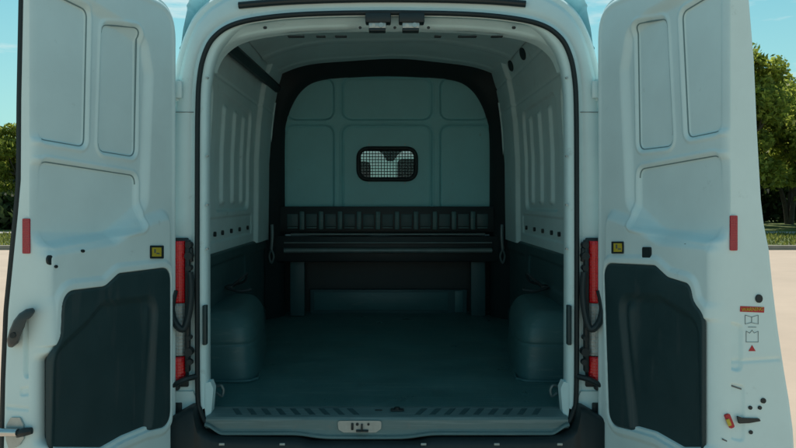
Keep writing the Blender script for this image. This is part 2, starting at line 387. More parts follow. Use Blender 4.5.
for s in (-1, 1):
    for z in (1.28, 1.46, 1.66, 1.98): MB().cyl((s*.735, .002, z), (s*.735, .016, z), .0045, n=10).build('spot_weld', M['zinc'], van)
# body panel seams on the pillars
for s in (-1, 1):
    MB().box((s*.782, .0055, 1.838), (s*.872, .0075, 1.8405)).build('pillar_seam', M['decal_grey'], van)
# door aperture jamb: the painted return inside the rubber seal
ringmesh('opening_jamb', [(.002, .004), (-.016, .004), (-.034, .012), (-.042, .022), (-.044, .045), (-.040, .09), (-.015, .12), (.03, .16)], M['inner'], van,
         sel=[i for i in range(len(opening)) if opening[i][1] > .60][:0] or frame_sel)
# rubber seal as a bulb swept along the opening
sec = [(.010*math.cos(a)-.001, -.008+.014*math.sin(a)) for a in np.linspace(0, 2*math.pi, 13)]
ringmesh('opening_seal', sec, M['rubber'], van, ang=None)
# body lower corner pieces beneath the lamps
for s in (-1, 1):
    pts = [(s*.774, .66), (s*.774, .648), (s*.79, .646), (s*.825, .622), (s*.845, .60), (s*.97, .60), (s*.97, .70), (s*.79, .70)]
    MB().poly([(x, -.004, z) for x, z in (pts if s > 0 else pts)], 0, (0, .03, 0)).build('corner_panel', M['paint'], van)

# ---- sill: tread plate, riser and lip
def sillprofile():
    xs = np.linspace(-.735, .735, 590); pr = [(.135, .600), (.12, .604), (.10, .606), (.085, .6055), (.06, .604), (.03, .602), (.0, .600), (-.012, .598), (-.020, .590), (-.022, .57), (-.024, .553), (-.028, .547), (-.040, .543), (-.044, .536), (-.040, .533), (-.034, .530), (-.02, .528)]
    pr2 = []
    for a, b in zip(pr, pr[1:]):
        n = 5
        for k in range(n): t = k/n; pr2.append((a[0]*(1-t)+b[0]*t, a[1]*(1-t)+b[1]*t))
    pr2.append(pr[-1]); pr2 = np.array(pr2)
    X = np.tile(xs, (len(pr2), 1)); Y = np.tile(pr2[:, :1], (1, len(xs))).copy(); Z = np.tile(pr2[:, 1:], (1, len(xs))).copy()
    dip = np.exp(-((np.abs(X+.09))/.23)**6); low = sst(-Z, -.557, -.545); Z -= dip*.016*low
    # raised ends rounding to the jambs
    end = sst(np.abs(X), .66, .735); Z += end*.035*low
    # slanted tread slots in the top of the plate
    top = (Z > .5975)
    sl = np.abs(X)-.06+(Y-.06)*np.sign(.2)*.55
    ph = (np.abs(X)+(Y)*.9)/.073; fr = ph-np.floor(ph)
    slot = sst(np.abs(fr-.5), .36, .28)*sst(Y, .008, .014)*sst(-Y, -.080, -.072)*(np.abs(X) > .11)*(np.abs(X) < .64)
    Z -= slot*0
    return np.stack([X, Y, Z], -1)
sill = gridmesh('sill_plate', sillprofile(), M['sill'], van, ang=45)
for sx in (-1, 1):
  b = MB()
  for k in range(10):
        x = .11+k*.060
        if x > .62: continue
        q = [(sx*(x+.034), .082), (sx*(x+.058), .082), (sx*(x+.026), .010), (sx*(x+.002), .010)]
        b.poly([(X_, Y_, .5995+.006*min(1, Y_/.085)+.0005) for X_, Y_ in q], 0, (0, 0, .0012))
  b.build('tread_pattern', M['liner'], sill)
# striker plate in the sill
sp = fillet([(-.200, .588), (-.196, .553), (-.175, .541), (-.045, .541), (-.024, .556), (-.022, .588)], .012)
b = MB(); b.poly([(x, -.0245, z) for x, z in sp], 0, (0, -.006, 0)); stp = b.build('striker_plate', M['zinc'], sill)
b = MB(); b.box((-.145, -.040, .553), (-.135, -.030, .58), .002); b.box((-.105, -.046, .548), (-.098, -.030, .577), .002); b.box((-.125, -.044, .546), (-.075, -.030, .553), .002); b.cyl((-.12, -.036, .575), (-.12, -.03, .575), .006, n=12); b.cyl((-.075, -.036, .575), (-.075, -.03, .575), .005, n=12)
b.build('striker', M['black'], sill)
MB().box((.015, .045, .604), (.07, .075, .611), .003).cyl((.042, .06, .6), (.042, .06, .618), .012, n=12).build('floor_catch', M['black'], sill)
MB().box((-.05, .055, .6035), (-.02, .066, .6075), .002).build('slot_cover', M['black'], sill)

# ---- bumper
def bumper():
    b = MB(); out = []
    prof = [(-1.0, .60), (-.86, .598), (-.835, .608), (-.79, .634), (-.770, .636), (-.764, .60), (-.755, .56), (-.735, .535), (-.70, .520), (-.66, .514), (-.55, .510)]
    prof += [(-.36, .508), (-.30, .494), (.12, .494), (.18, .508)]
    prof += [(-x, z) for x, z in prof[10::-1]]
    # front slightly proud of the sill, with a top ledge
    ys = [-.055, -.075, -.085, -.085, -.07]
    zs = [0, -.006, -.02, -.20, -.28]
    prof = [(x, z+.018) for x, z in prof]
    P = np.zeros((len(ys)+1, len(prof), 3))
    for i, (x, z) in enumerate(prof):
        P[0, i] = (x, .02, z)
        for k in range(len(ys)): P[k+1, i] = (x, ys[k], (z if k < 3 else .50)+zs[k])
    return gridmesh('bumper', P, M['black'], van, ang=40)
bump = bumper()
for x in (-.655, -.415, -.155+.30, .435, .685):
    MB().box((x-.011, -.0895, .507), (x+.011, -.0845, .517), .002).build('bumper_clip', M['zinc'], bump)

# ---- load floor, walls, ceiling
Y0, YB = .12, 2.57
FZ = .600
def floorm():
    xs = np.linspace(-.92, .92, 60); ys = np.linspace(Y0, 2.80, 120); X, Y = np.meshgrid(xs, ys)
    Z = FZ+.0015*np.sin(Y*9)*np.sin(X*7)
    return gridmesh('load_floor', np.stack([X, Y, Z], -1), M['floor'], van)
floorm()
def wallx(z): return np.interp(z, [.55, 1.2, 1.75, 2.0, 2.2, 2.32, 2.42, 2.47], [.905, .905, .90, .885, .86, .835, .80, .74])
for s in (-1, 1):
    ys = np.linspace(.10, 2.50, 480); zs = np.linspace(1.19, 2.47, 300); Yg, Zg = np.meshgrid(ys, zs)
    X = wallx(Zg); h = np.zeros_like(Yg)
    h += .020*inside(sdpoly(Yg, Zg, fillet([(.86, 1.42), (1.80, 1.42), (1.80, 2.05), (.86, 2.05)], .08)), .016)+.020*inside(sdpoly(Yg, Zg, fillet([(.2, 1.42), (.74, 1.42), (.74, 2.05), (.2, 2.05)], .08)), .016)
    for c in (.47, 1.10, 1.38, 1.64):
        f = fillet([(c-.055, 1.46), (c+.055, 1.46), (c+.055, 2.0), (c-.055, 2.0)], .04); h -= .018*inside(sdpoly(Yg, Zg, f), .028)
    low = fillet([(.6, 1.26), (1.9, 1.26), (1.9, 1.385), (.6, 1.385)], .03); h += .008*inside(sdpoly(Yg, Zg, low), .015)
    pil = inside(sdpoly(Yg, Zg, [(1.98, 1.1), (2.5, 1.1), (2.5, 2.6), (1.98, 2.6)]), .04); h -= .03*pil
    h += .006*groove(Zg-2.12, .008)+.006*groove(Zg-2.30, .01)
    side = gridmesh('side_panel', np.stack([s*(X+h), Yg, Zg], -1), M['inner'], van, ang=60)
    # holes along the lower rail
    for c in (.87, 1.05, 1.28, 1.52, 1.78):
        MB().cyl((s*.915, c, 1.30), (s*(.900), c, 1.30), .013, n=14).build('panel_hole', M['black'], side)
    # pressed return at the front edge of the wall
    MB().tube([(s*.874, 2.46, 1.22), (s*.872, 2.46, 1.6), (s*.862, 2.45, 1.95), (s*.832, 2.44, 2.2)], .011, 8).build('edge_flange', M['inner'], side)
    # dark lower liner
    ys = np.linspace(.08, 2.60, 300); zs = np.linspace(.55, 1.205, 120); Yg, Zg = np.meshgrid(ys, zs)
    h = .012*inside(sdpoly(Yg, Zg, fillet([(1.75, .68), (2.5, .68), (2.5, 1.12), (1.75, 1.12)], .05)), .03)+.010*inside(sdpoly(Yg, Zg, fillet([(.15, 1.0), (1.62, 1.0), (1.62, 1.14), (.15, 1.14)], .03)), .02)
    X = .890+h+.02*sst(Zg, 1.196, 1.205)
    gridmesh('lower_liner', np.stack([s*X, Yg, Zg], -1), M['liner'], van, ang=60)
    # wheel housing: bulged box with rounded shoulders and ribs
    y0, y1, zt = .565, 1.42, .935
    us = np.linspace(0, 1, 150); vv = np.linspace(0, 1, 110); Ug, Vg = np.meshgrid(us, vv)
    per = (Ug-.5)*2; pw = 7.0
    # plan: superellipse half from the wall, round into the room
    th = (Ug-.0)*math.pi
    cx, hy, hx = (y0+y1)/2, (y1-y0)/2, .262
    ce, se = np.cos(th), np.sin(th)
    ply = cx-hy*np.sign(ce)*np.abs(ce)**(2/pw); plx = hx*np.abs(se)**(2/pw)*(1-.24*sst(ply, y0+.08, y1))
    zf = Vg; a = np.clip((zf-.5)/.36, 0, 1)*math.pi/2; cp = np.clip((zf-.86)/.14, 0, 1)
    zz = FZ-.01+(.795-FZ)*np.clip(zf/.5, 0, 1)+.145*np.sin(a)+.012*np.sin(cp*math.pi/2)
    shr = .115*(1-np.cos(a))+.012*np.clip(zf/.5, 0, 1)
    rib = .002*groove((zz-.852), .006)-.004*groove((zz-.775), .006)+.003*sst(-zz, -.70, -.66)
    plx = plx*(hx-shr)/hx*(1-cp); ply = cx+(ply-cx)*(hy-shr*.9)/hy*(1-cp)
    PX = .905-plx-np.where((se > .05) & (cp < .01), rib, 0); PY = ply-np.where((se < .97) & (cp < .01), rib*np.sign(ce), 0)
    wh = gridmesh('wheel_housing', np.stack([s*PX, PY, zz], -1), M['arch'], van, ang=60)
    # base flange with bead
    bd = [(s*(.905), y0-.02, FZ+.006), (s*(.70), y0-.018, FZ+.006), (s*(.648), y0+.02, FZ+.006), (s*.640, y0+.12, FZ+.006), (s*.73, y1-.1, FZ+.006)]
    MB().tube(bd, .007, 8).build('base_bead', M['arch'], wh)
    # tie-down rings: by the sill and on the wall above the housing
    b = MB(); b.box((s*.745, .17, FZ+.05), (s*.775, .20, FZ+.085), .004); b.tube([(s*.735, .18, FZ+.075), (s*.715, .17, FZ+.08), (s*.705, .17, FZ+.06), (s*.712, .17, FZ+.035), (s*.735, .18, FZ+.045)], .006, 8); b.build('tie_down', M['dim'], van)
    b = MB(); b.box((s*.84, 1.0, 1.0), (s*.885, 1.09, 1.012), .004); b.tube([(s*.85, 1.02, 1.01), (s*.80, 1.03, 1.05), (s*.77, 1.05, 1.075), (s*.79, 1.07, 1.03), (s*.85, 1.08, 1.01)], .007, 8); b.tube([(s*.87, 1.0, 1.0), (s*.80, .99, .985), (s*.74, 1.01, .992)], .008, 8); b.build('lashing_ring', M['black'], van)
    # strap hanging from the pillar
    b = MB(); b.tube([(s*.842, 2.38, 1.30), (s*.838, 2.37, 1.22), (s*.846, 2.37, 1.12)], .012, 8); b.tube([(s*.845, 2.37, 1.12), (s*.825, 2.36, 1.07), (s*.845, 2.37, 1.02), (s*.862, 2.38, 1.07), (s*.846, 2.37, 1.12)], .007, 8); b.build('load_strap', M['dim'], van)
# ceiling with pressed bows
xs = np.linspace(-.80, .80, 220); ys = np.linspace(.16, 2.62, 460); X, Y = np.meshgrid(xs, ys)
Z = 2.515-.045*(X/.63)**2-.045*(np.abs(X)/.8)**6; Z -= .18*sst(-Y, -.42, -.14)
for c in (1.1, 1.75, 2.3): Z -= .006*inside(np.abs(Y-c)-.05, .05)
Z += .004*np.sin(X*9+Y*3)
gridmesh('ceiling_panel', np.stack([X, Y, Z], -1), M['inner'], van, ang=60)
# roof side rail (dark cable duct on the left)
MB().tube([(-.80, .35, 2.245), (-.81, 1.2, 2.275), (-.81, 2.38, 2.30)], .034, 10).build('cable_duct', M['black'], van)
# access holes on the right upper rail
for (px, py, r) in ((541, 38, .036), (523, 54, .035), (511, 66, .034)):
    X = .82
    for _ in range(12): d = X*F/(px-387); z = EYE-(py-200)*d/F; X = float(wallx(z))
    sl = (float(wallx(z+.03))-float(wallx(z-.03)))/.06
    b = MB(); b.poly([(X-.005+sl*r*math.sin(a), d-DIST+2.0*r*math.cos(a), z+r*math.sin(a)) for a in np.linspace(0, 2*math.pi, 20, endpoint=False)], 0, (.012, 0, 0)); b.build('access_hole', M['rubber'], van)

# ---- header above the opening, with the two door catches
xs = .748*np.sin(np.linspace(-math.pi/2, math.pi/2, 320)); vv = np.linspace(0, 1, 60); X, V = np.meshgrid(xs, vv)
topz = np.interp(np.abs(X), opening[:len(hr), 0][:60], opening[:len(hr), 1][:60])
Y = .02+V*.26; Z = topz-.013-.024*sst(V, 0, .35)+.012*sst(V, .5, .6)+.05*sst(V, .8, 1.0)
Z -= .004*inside(sdpoly(X, V, fillet([(-.62, .22), (-.16, .22), (-.16, .42), (-.62, .42)], .03)), .04)+.004*inside(sdpoly(X, V, fillet([(.62, .22), (.16, .22), (.16, .42), (.62, .42)], .03)), .04)
hd = gridmesh('header_panel', np.stack([X, Y, Z], -1), M['inner'], van, ang=60)
for x in (-.036, .100):
    b = MB(); b.box((x-.052, -.030, 2.198), (x+.052, .03, 2.238), .006)
    k = b.build('door_catch', M['black'], hd)
    b = MB(); b.box((x-.038, -.022, 2.176), (x+.032, .01, 2.202), .004); b.cyl((x+.012, -.028, 2.188), (x+.012, 0, 2.188), .010, n=12); b.cyl((x-.018, -.026, 2.186), (x-.018, 0, 2.19), .008, n=12); b.build('catch_plate', M['zinc'], hd)
    MB().box((x-.038, -.026, 2.164), (x+.030, .02, 2.1755), .003).build('catch_base', M['black'], hd)
for x, wd in ((-.42, .07), (-.30, .04), (-.22, .05), (.30, .08), (.44, .05), (.20, .03)):
    MB().box((x, .10, 2.168), (x+wd, .125, 2.1745), .003).build('header_slot', M['rubber'], hd)
for x in (-.11, .032, .17, -.5, .52): MB().cyl((x, .03, 2.19), (x, .0, 2.183), .006, n=10).build('header_plug', M['rubber'], hd)
# dark strip over the opening (high brake lamp moulding)
xs = np.linspace(-.60, .565, 80); b = MB()
b.tube([(-.605, -.002, 2.273), (-.40, -.004, 2.289), (-.1, -.005, 2.298), (.2, -.005, 2.297), (.42, -.004, 2.290), (.565, -.002, 2.279)], .014, 10); b.build('brake_lamp_strip', M['black'], van)

# ---- bulkhead
def bk(px, py, y=YB): d = y+DIST; return ((px-387)*d/F, EYE-(py-200)*d/F)
arch = [bk(*p) for p in ((278, 210), (278, 140), (283, 108), (294, 90), (312, 80), (345, 75.5), (387, 74), (429, 75.5), (462, 80), (480, 90), (491, 108), (496, 140), (496, 210))]
archp = fillet(arch, .1)
xs = np.linspace(-.87, .87, 480); zs = np.linspace(1.38, 2.46, 310); X, Z = np.meshgrid(xs, zs)
win = fillet([bk(356.5, 146.5), bk(418, 146.5), bk(418, 181.5), bk(356.5, 181.5)], .085)
hole = fillet([bk(359, 149), bk(415.5, 149), bk(415.5, 179), bk(359, 179)], .075)
h = np.zeros_like(X)
pan = [[(287, 84), (333, 78), (333, 119), (287, 119)], [(343, 78), (431, 78), (431, 119), (343, 119)], [(441, 78), (489, 84), (489, 119), (441, 119)],
       [(285, 126), (333, 126), (333, 212), (285, 212)], [(343, 126), (431, 126), (431, 212), (343, 212)], [(441, 126), (491, 126), (491, 212), (441, 212)]]
for q in pan:
    d = sdpoly(X, Z, fillet([bk(*p) for p in q], .075)); h += .014*inside(d, .014)+.010*groove(d-.001, .007)-.005*groove(d-.016, .007)
h += .010*np.sin(X*2.2+.6)*np.sin(Z*3)*.2
dh = sdpoly(X, Z, hole); gy, gx = np.gradient(dh, zs, xs); mv = (dh < 0) & (dh > -.006)
bkp = np.stack([np.where(mv, X-dh*gx, X), YB+h, np.where(mv, Z-dh*gy, Z)], -1)
bulk = gridmesh('bulkhead', bkp, M['bulk'], van, keep=dh > -.0055, ang=60)
# rubber gasket round the little window
def loop_tube(name, pts, y, r, m, parent, squash=1):
    n = len(pts); nn = 8; rows = []
    P = np.array(pts); T = np.roll(P, -1, 0)-np.roll(P, 1, 0); T /= np.linalg.norm(T, axis=1)[:, None]; No = np.c_[T[:, 1], -T[:, 0]]
    for k in range(nn+1):
        a = 2*math.pi*k/nn; q = P+No*r*math.cos(a); rows.append(np.c_[q[:, 0], np.full(n, y+r*squash*math.sin(a)), q[:, 1]])
    R = np.stack(rows, 0); R = np.concatenate([R, R[:, :1]], 1); return gridmesh(name, R, m, parent)
gask = loop_tube('window_gasket', fillet([bk(358.5, 148.5), bk(416, 148.5), bk(416, 179.5), bk(358.5, 179.5)], .08), YB-.002, .016, M['rubber'], bulk)
b = MB(); x0, z1 = bk(359, 149); x1, z0 = bk(415.5, 179)
for x in np.arange(x0+.012, x1, .0225): b.tube([(x, YB+.014, z0+.004), (x, YB+.014, z1-.004)], .003, 5, 1)
for z in np.arange(z0+.012, z1, .0225): b.tube([(x0+.004, YB+.0185, z), (x1-.004, YB+.0185, z)], .003, 5, 1)
b.build('wire_mesh', M['black'], bulk)
MB().poly([(x, YB+.028, z) for x, z in hole], 0, (0, .004, 0)).build('window_pane', M['glass'], bulk)
for p in ((369, 144.5), (405, 144.5), (369, 183), (405, 183)):
    x, z = bk(*p); MB().cyl((x, YB+.002, z), (x, YB-.008, z), .0055, n=10).build('screw', M['zinc'], bulk)
# black surround between bulkhead, walls and roof
ain = catmull([bk(*p, 2.50) for p in ((283.5, 316), (283.5, 215), (283.5, 140), (286, 118), (292, 102), (301, 89), (314, 80.5), (335, 77), (387, 75), (439, 77), (460, 80.5), (473, 89), (482, 102), (488, 118), (491, 140), (491, 215), (491, 316))], 6)
aou = catmull([bk(*p, 2.36) for p in ((264, 322), (264, 215), (264, 140), (264.5, 98), (266.5, 82), (272, 73), (286, 66), (325, 60), (387, 56.5), (449, 60), (488, 66), (502, 73), (508, 82), (510, 98), (511, 140), (511, 215), (511, 322))], 6)
ain, aou = np.array(ain), np.array(aou); n = len(ain)
def lay(p, y): return np.c_[p[:, 0], np.full(n, y), p[:, 1]]
far = aou*np.array([1.0, 1.0])+np.array([0, .06])
gridmesh('bulkhead_surround', np.stack([lay(ain, 2.60), lay(ain, 2.53), lay(ain*.7+aou*.3, 2.49), lay(ain*.3+aou*.7, 2.44), lay(aou, 2.40), lay(aou, 2.44), lay(far, 2.47)], 0), M['rubber'], van, ang=60)
# ribbed cross beam and rails
def bxp(b, x0, y0, x1, y1, Y, dep, bev=.004):
    a = bk(x0, y1, Y); c = bk(x1, y0, Y); b.box((a[0], Y, a[1]), (c[0], Y+dep, c[1]), bev); return b
beam = bxp(MB(), 280, 206.5, 494, 232, 2.50, .07).build('cross_beam', M['black'], van)
for k in range(10):
    x = 302+19*k; bxp(MB(), x-2.4, 211.5, x+2.4, 229.5, 2.478, .022, .005).build('beam_rib', M['bulk'] if False else M['arch'], beam)
for k in range(11):
    x = 292.5+19*k; bxp(MB(), x-5.5, 214, x+5.5, 226.5, 2.494, .006, .004).build('beam_pocket', M['liner'], beam)
    bxp(MB(), x-5, 227.2, x+5, 228.4, 2.490, .008, .001).build('beam_lip', M['arch'], beam)
def rail(x0, x1, y, Y, r, m):
    a = bk(x0, y, Y); c = bk(x1, y, Y); b = MB(); b.tube([(a[0], Y, a[1]), (c[0], Y, c[1])], r, 12, 1); return b.build('cross_rail', m, beam)
rail(291, 485, 234.3, 2.475, .009, M['dim']); rail(284, 492, 242.8, 2.44, .006, M['dim']); rail(284, 492, 250.5, 2.44, .020, M['dim'])
# lower part: dark recess, posts, kick panel
bxp(MB(), 262, 230, 512, 330, 2.80, .02, 0).build('lower_bulkhead', M['black'], van)
bxp(MB(), 270, 236, 504, 262, 2.475, .30, .01).build('shelf_box', M['black'], van)
for x0, x1 in ((290, 304.5), (471, 485.5)): bxp(MB(), x0, 255, x1, 316, 2.56, .10, .006).build('bulkhead_post', M['liner'], van)
kp = bxp(MB(), 310, 289.5, 467, 318, 2.72, .03, .006).build('kick_panel', M['liner'], van)
bxp(MB(), 314, 292, 448, 310, 2.714, .006, .003).build('kick_plate', M['arch'], kp)
bxp(MB(), 455, 291, 463, 312, 2.714, .006, .002).build('kick_plate', M['arch'], kp)

# ---- rear doors --------------------------------------------------------------
HX = .842
class Door:
    def __init__(s, side, ang): s.s = side; s.e = (math.sin(ang), -math.cos(ang)); s.n = (math.cos(ang), math.sin(ang))
    def w(s, u, z, n=0):
        u, z, n = np.broadcast_arrays(np.asarray(u, float), np.asarray(z, float), np.asarray(n, float))
        return np.stack([s.s*(HX+s.e[0]*u+s.n[0]*n), s.e[1]*u+s.n[1]*n, z], -1)
    def v(s, u, z, n=0): return Vector(s.w(u, z, n).tolist())
    def uz(s, px, py, n=0):                  # where a ray of the photo meets the plane n=const of this door
        off = abs(px-387); X0 = HX+s.n[0]*n; D0 = DIST+s.n[1]*n
        u = (D0*off-F*X0)/(F*s.e[0]-s.e[1]*off); d = D0+s.e[1]*u
        return (u, EYE-(py-200)*d/F)
    def nz(s, px, py, u):                    # the same for the closing edge u=const
        off = abs(px-387); X0 = HX+s.e[0]*u; D0 = DIST+s.e[1]*u
        n = (off*D0-F*X0)/(F*s.n[0]-off*s.n[1]); d = D0+s.n[1]*n
        return (n, EYE-(py-200)*d/F)
UE, RC, ZB, ZT = .762, .035, .42, 2.29
def thick0(z): return np.interp(z, [.4, .6, .75, .95, 1.1, 1.25, 1.38, 1.5, 1.7, 2.3], [.262, .258, .245, .215, .190, .172, .158, .142, .134, .118])
def door(side, ang, F_):
    D = Door(side, ang); UE = D.ue = F_['ue']; P = lambda pts, r=.02: fillet([D.uz(*p) for p in pts], r)
    zs = np.linspace(ZB, ZT, 740); R = .17
    zz = np.clip(zs-(ZT-R), 0, R); u0 = R-np.sqrt(np.maximum(R*R-zz*zz, 0)); u0 = np.minimum(u0, R)+.030*(1-sst(zs, 1.48, 1.72))
    tu = np.linspace(0, 1, 290); Zg, T = np.meshgrid(zs, tu, indexing='ij'); U = u0[:, None]+(UE-RC-u0[:, None])*T
    # distance from hinge edge / top edge
    outl = fillet([(0, ZB), (0, ZT), (1.5, ZT), (1.5, ZB)], [0, R*1.0, 0, 0], 24); edge = -sdpoly(U, Zg, outl); edge = np.where(Zg < ZB+.4, U, edge)
    h = .030*(1-sst(edge, .012, .022))+.010*(1-sst(edge, .030, .040))-.004*groove(edge-.05, .010)
    h += .0022*np.exp(-((edge-.011)/.005)**2)*np.exp(-(((Zg % .085)-.0425)/.006)**2)
    fld = P(F_['field'], .06); df = sdpoly(U, Zg, fld); h += .020*inside(df, .045)
    for q, r in F_['recess']:
        d = sdpoly(U, Zg, P(q, r)); h += .010*inside(d+.003, .012)+.004*groove(d, .0040)-.0045*groove(d-.014, .007)
    d = sdpoly(U, Zg, P(F_['shelf'], .05)); h -= .028*inside(d, .05)
    tr = P(F_['trim'], .06); d = sdpoly(U, Zg, tr); h -= .010*inside(d-.028, .022); h += .012*inside(d, .006)+.045*inside(d+.022, .02)
    # rounded closing corner, closing edge and outer skin
    hc = h[:, -1:]; ez = [D.nz(*p, UE) for p in F_['edge']][::-1]; D.thick = lambda z: np.interp(z, [q[1] for q in ez], [q[0] for q in ez])
    t = D.thick(zs)[:, None]
    ca = np.linspace(0, math.pi/2, 12)[None, 1:]
    r2 = RC
    Uc = UE-RC+r2*np.sin(ca)+0*zs[:, None]; Nc = r2-r2*np.cos(ca)+hc*np.cos(ca)
    ne = 60; te = np.linspace(0, 1, ne+1)[None, 1:]
    Ne = r2+(t-.022-r2)*te; Ue = UE+0*Ne; Ze = np.tile(zs[:, None], (1, ne))
    pk = fillet([D.nz(*p, UE) for p in F_['pocket']], .02); Ue = Ue-.010*inside(sdpoly(Ne, Ze, pk), .012)
    for q in F_['edge_recess']:
        Ue = Ue-.006*inside(sdpoly(Ne, Ze, fillet([D.nz(*p, UE) for p in q], .015)), .010)
    Ue = Ue-.004*groove(Ze-F_['seamz'], .006)
    ca2 = np.linspace(0, math.pi/2, 8)[None, 1:]
    Uo = UE-.022+.022*np.cos(ca2)+0*zs[:, None]; No = t-.022+.022*np.sin(ca2)
    to = np.linspace(0, 1, 30)[None, 1:]
    Us = (UE-.022)*(1-to)+(u0[:, None]+.0)*to; Ns = t*(1-to)+to*(.075)+.012*np.sin(to*math.pi)
    Ur = u0[:, None]+np.zeros((1, 3)); Nr = np.array([[.065, .050, .040]])+0*zs[:, None]
    UU = np.concatenate([U, Uc, Ue, Uo, Us, Ur], 1); NN = np.concatenate([h, Nc, Ne, No, Ns, Nr], 1); ZZ = np.tile(zs[:, None], (1, UU.shape[1]))
    UU = np.concatenate([UU, UU[:, :1]], 1); NN = np.concatenate([NN, NN[:, :1]], 1); ZZ = np.concatenate([ZZ, ZZ[:, :1]], 1)
    W = D.w(UU, ZZ, NN)
    # close top and bottom by drawing the end rows together
    def cap(row, z):
        c = row.copy(); c[:, :] = row.mean(0); return c[None]
    W = np.concatenate([cap(W[0], ZB), W, cap(W[-1], ZT)], 0)
    dr = gridmesh('rear_door', W, M['paint'], van, flip=side > 0, ang=60, label=F_['label'])
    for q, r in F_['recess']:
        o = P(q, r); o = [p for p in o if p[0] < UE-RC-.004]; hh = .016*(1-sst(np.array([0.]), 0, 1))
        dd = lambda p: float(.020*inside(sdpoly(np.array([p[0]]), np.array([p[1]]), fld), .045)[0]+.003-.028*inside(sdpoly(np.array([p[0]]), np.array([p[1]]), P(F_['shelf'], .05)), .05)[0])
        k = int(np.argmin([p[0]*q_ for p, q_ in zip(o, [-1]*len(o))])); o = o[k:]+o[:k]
        b = MB(); b.tube([D.v(p[0], p[1], dd(p)+.0035) for p in o[1:] if p[1] < ZT-.02 and p[1] > 1.47], .003, 6, 1); b.build('panel_joint_shade', M['joint'], dr)  # dark tube along each recess outline paints in the shade of the gap
    # ---- trim panel
    ub, zb = tr.min(0)-.006, tr.max(0)+.006
    us = np.arange(ub[0], zb[0], .003); vv = np.arange(max(ub[1], ZB+.03), zb[1], .003); Ug, Vg = np.meshgrid(us, vv)
    U2, V2, k, d = snapgrid(Ug, Vg, tr, .003); k &= V2 > ZB+.035
    hb = -.010-.028*inside(sdpoly(U2, V2, P(F_['shelf'], .05)), .05)-.006*sst(-d, 0, .010)+.006
    ins = P(F_['emboss'], .07); di = sdpoly(U2, V2, ins)
    hb += .020*inside(di, .04)
    gl = D.uz(*F_['flute'])[0]; hb += -.016*groove(U2-gl, .030)*sst(-di, .0, .05)
    gridmesh('trim_panel', D.w(U2, V2, hb), M['trim'], dr, keep=k, flip=side < 0, ang=60)
    return D, dr
def deck(D, px, py, n=-.03): u, z = D.uz(px, py, n); return u, z
def plate_on(D, dr, pts, n, th, name, m, r=.004, label=None, lift=None):
    q = fillet([D.uz(*p, n) for p in pts], r); a = [D.v(u, z, n) for u, z in q]; dv = D.v(0, 0, n-th)-D.v(0, 0, n)
    o = MB().poly(a, 0, dv).build(name, m, dr)
    if label: o['label'] = label
    return o
def plate_edge(D, dr, pts, name, m, th=.003, r=.004, u=None, label=None):
    u = D.ue+.0005 if u is None else u
    q = fillet([D.nz(*p, u) for p in pts], r) if r else np.array([D.nz(*p, u) for p in pts]); a = [D.v(u, z, n) for n, z in q]; dv = D.v(u+th, 0, 0)-D.v(u, 0, 0)
    o = MB().poly(a, 0, dv).build(name, m, dr)
    if label: o['label'] = label
    return o
def rect(x, y, w, h, rot=0):
    c, s = math.cos(rot), math.sin(rot); return [(x+c*a-s*b, y+s*a+c*b) for a, b in ((-w/2, -h/2), (w/2, -h/2), (w/2, h/2), (-w/2, h/2))]
def ell(x, y, a, b, n=14): return [(x+a*math.cos(t), y+b*math.sin(t)) for t in np.linspace(0, 2*math.pi, n, endpoint=False)]

FR = dict(ue=.762, edge=[(751, -60), (752, 0), (757, 60), (760, 130), (764, 200), (767, 225), (772, 250), (776, 290), (781, 330), (787, 370), (792, 400), (796, 430), (799, 480)], label='right rear door with the warning decal on its closing edge',
    field=[(622, 70), (628, 32), (648, 14), (700, -14), (719, -20), (719, 236), (660, 236), (628, 205)],
    recess=[([(632, 24), (661, 18), (667.5, 146), (634, 150)], .035), ([(676, 12), (715, -12), (715, 131), (682, 138)], .03), ([(634, 169), (714.5, 154.5), (717, 240), (634, 226)], .035)],
    shelf=[(609, 212), (640, 224), (666, 240), (720, 244), (720, 470), (609, 470)],
    trim=[(611.5, 262.5), (664, 265), (677, 277), (700, 284), (703, 301), (714.5, 316), (714.5, 452), (690, 452), (662, 436), (640, 429.5), (617, 424)],
    emboss=[(628, 296), (668, 298), (706, 322), (709, 462), (646, 462), (640, 418)], flute=(636, 350),
    pocket=[(722, 320), (742, 326), (742, 372), (722, 366)], edge_recess=[[(721, 382), (744, 386), (744, 442), (722, 436)]], seamz=.98)
DR, dr = door(1, math.radians(14.2), FR)
FL = dict(ue=.792, edge=[(21, -60), (20, 0), (18, 100), (17.5, 180), (14.5, 215), (10, 260), (5, 310), (2, 380), (1, 430), (0, 480)], label='left rear door with the black pull handle on its closing edge',
    field=[(151, 74), (145, 40), (120, 22), (70, -8), (38, -20), (38, 238), (110, 238), (146, 205)],
    recess=[([(141, 28), (107.5, 24), (103.5, 151), (140, 157)], .035), ([(93, 10), (44.5, -14), (44.5, 139), (90, 147)], .03), ([(140.5, 175.5), (45, 160.5), (44, 245), (140, 228)], .035)],
    shelf=[(167, 212), (134, 224), (108, 240), (40, 250), (40, 470), (167, 470)],
    trim=[(163, 266.5), (110, 273), (96, 286), (53, 291), (51, 338), (40.5, 354), (40.5, 452), (95, 452), (116, 440), (140, 430), (163, 425)],
    emboss=[(148, 297), (95, 304), (80, 322), (48, 352), (45, 462), (135, 462), (142, 420)], flute=(146, 350),
    pocket=[(38, 310), (24, 318), (24, 380), (38, 372)], edge_recess=[[(36, 386), (20, 388), (20, 396), (36, 394)]], seamz=.84)
DL, dl = door(-1, math.radians(16.2), FL)

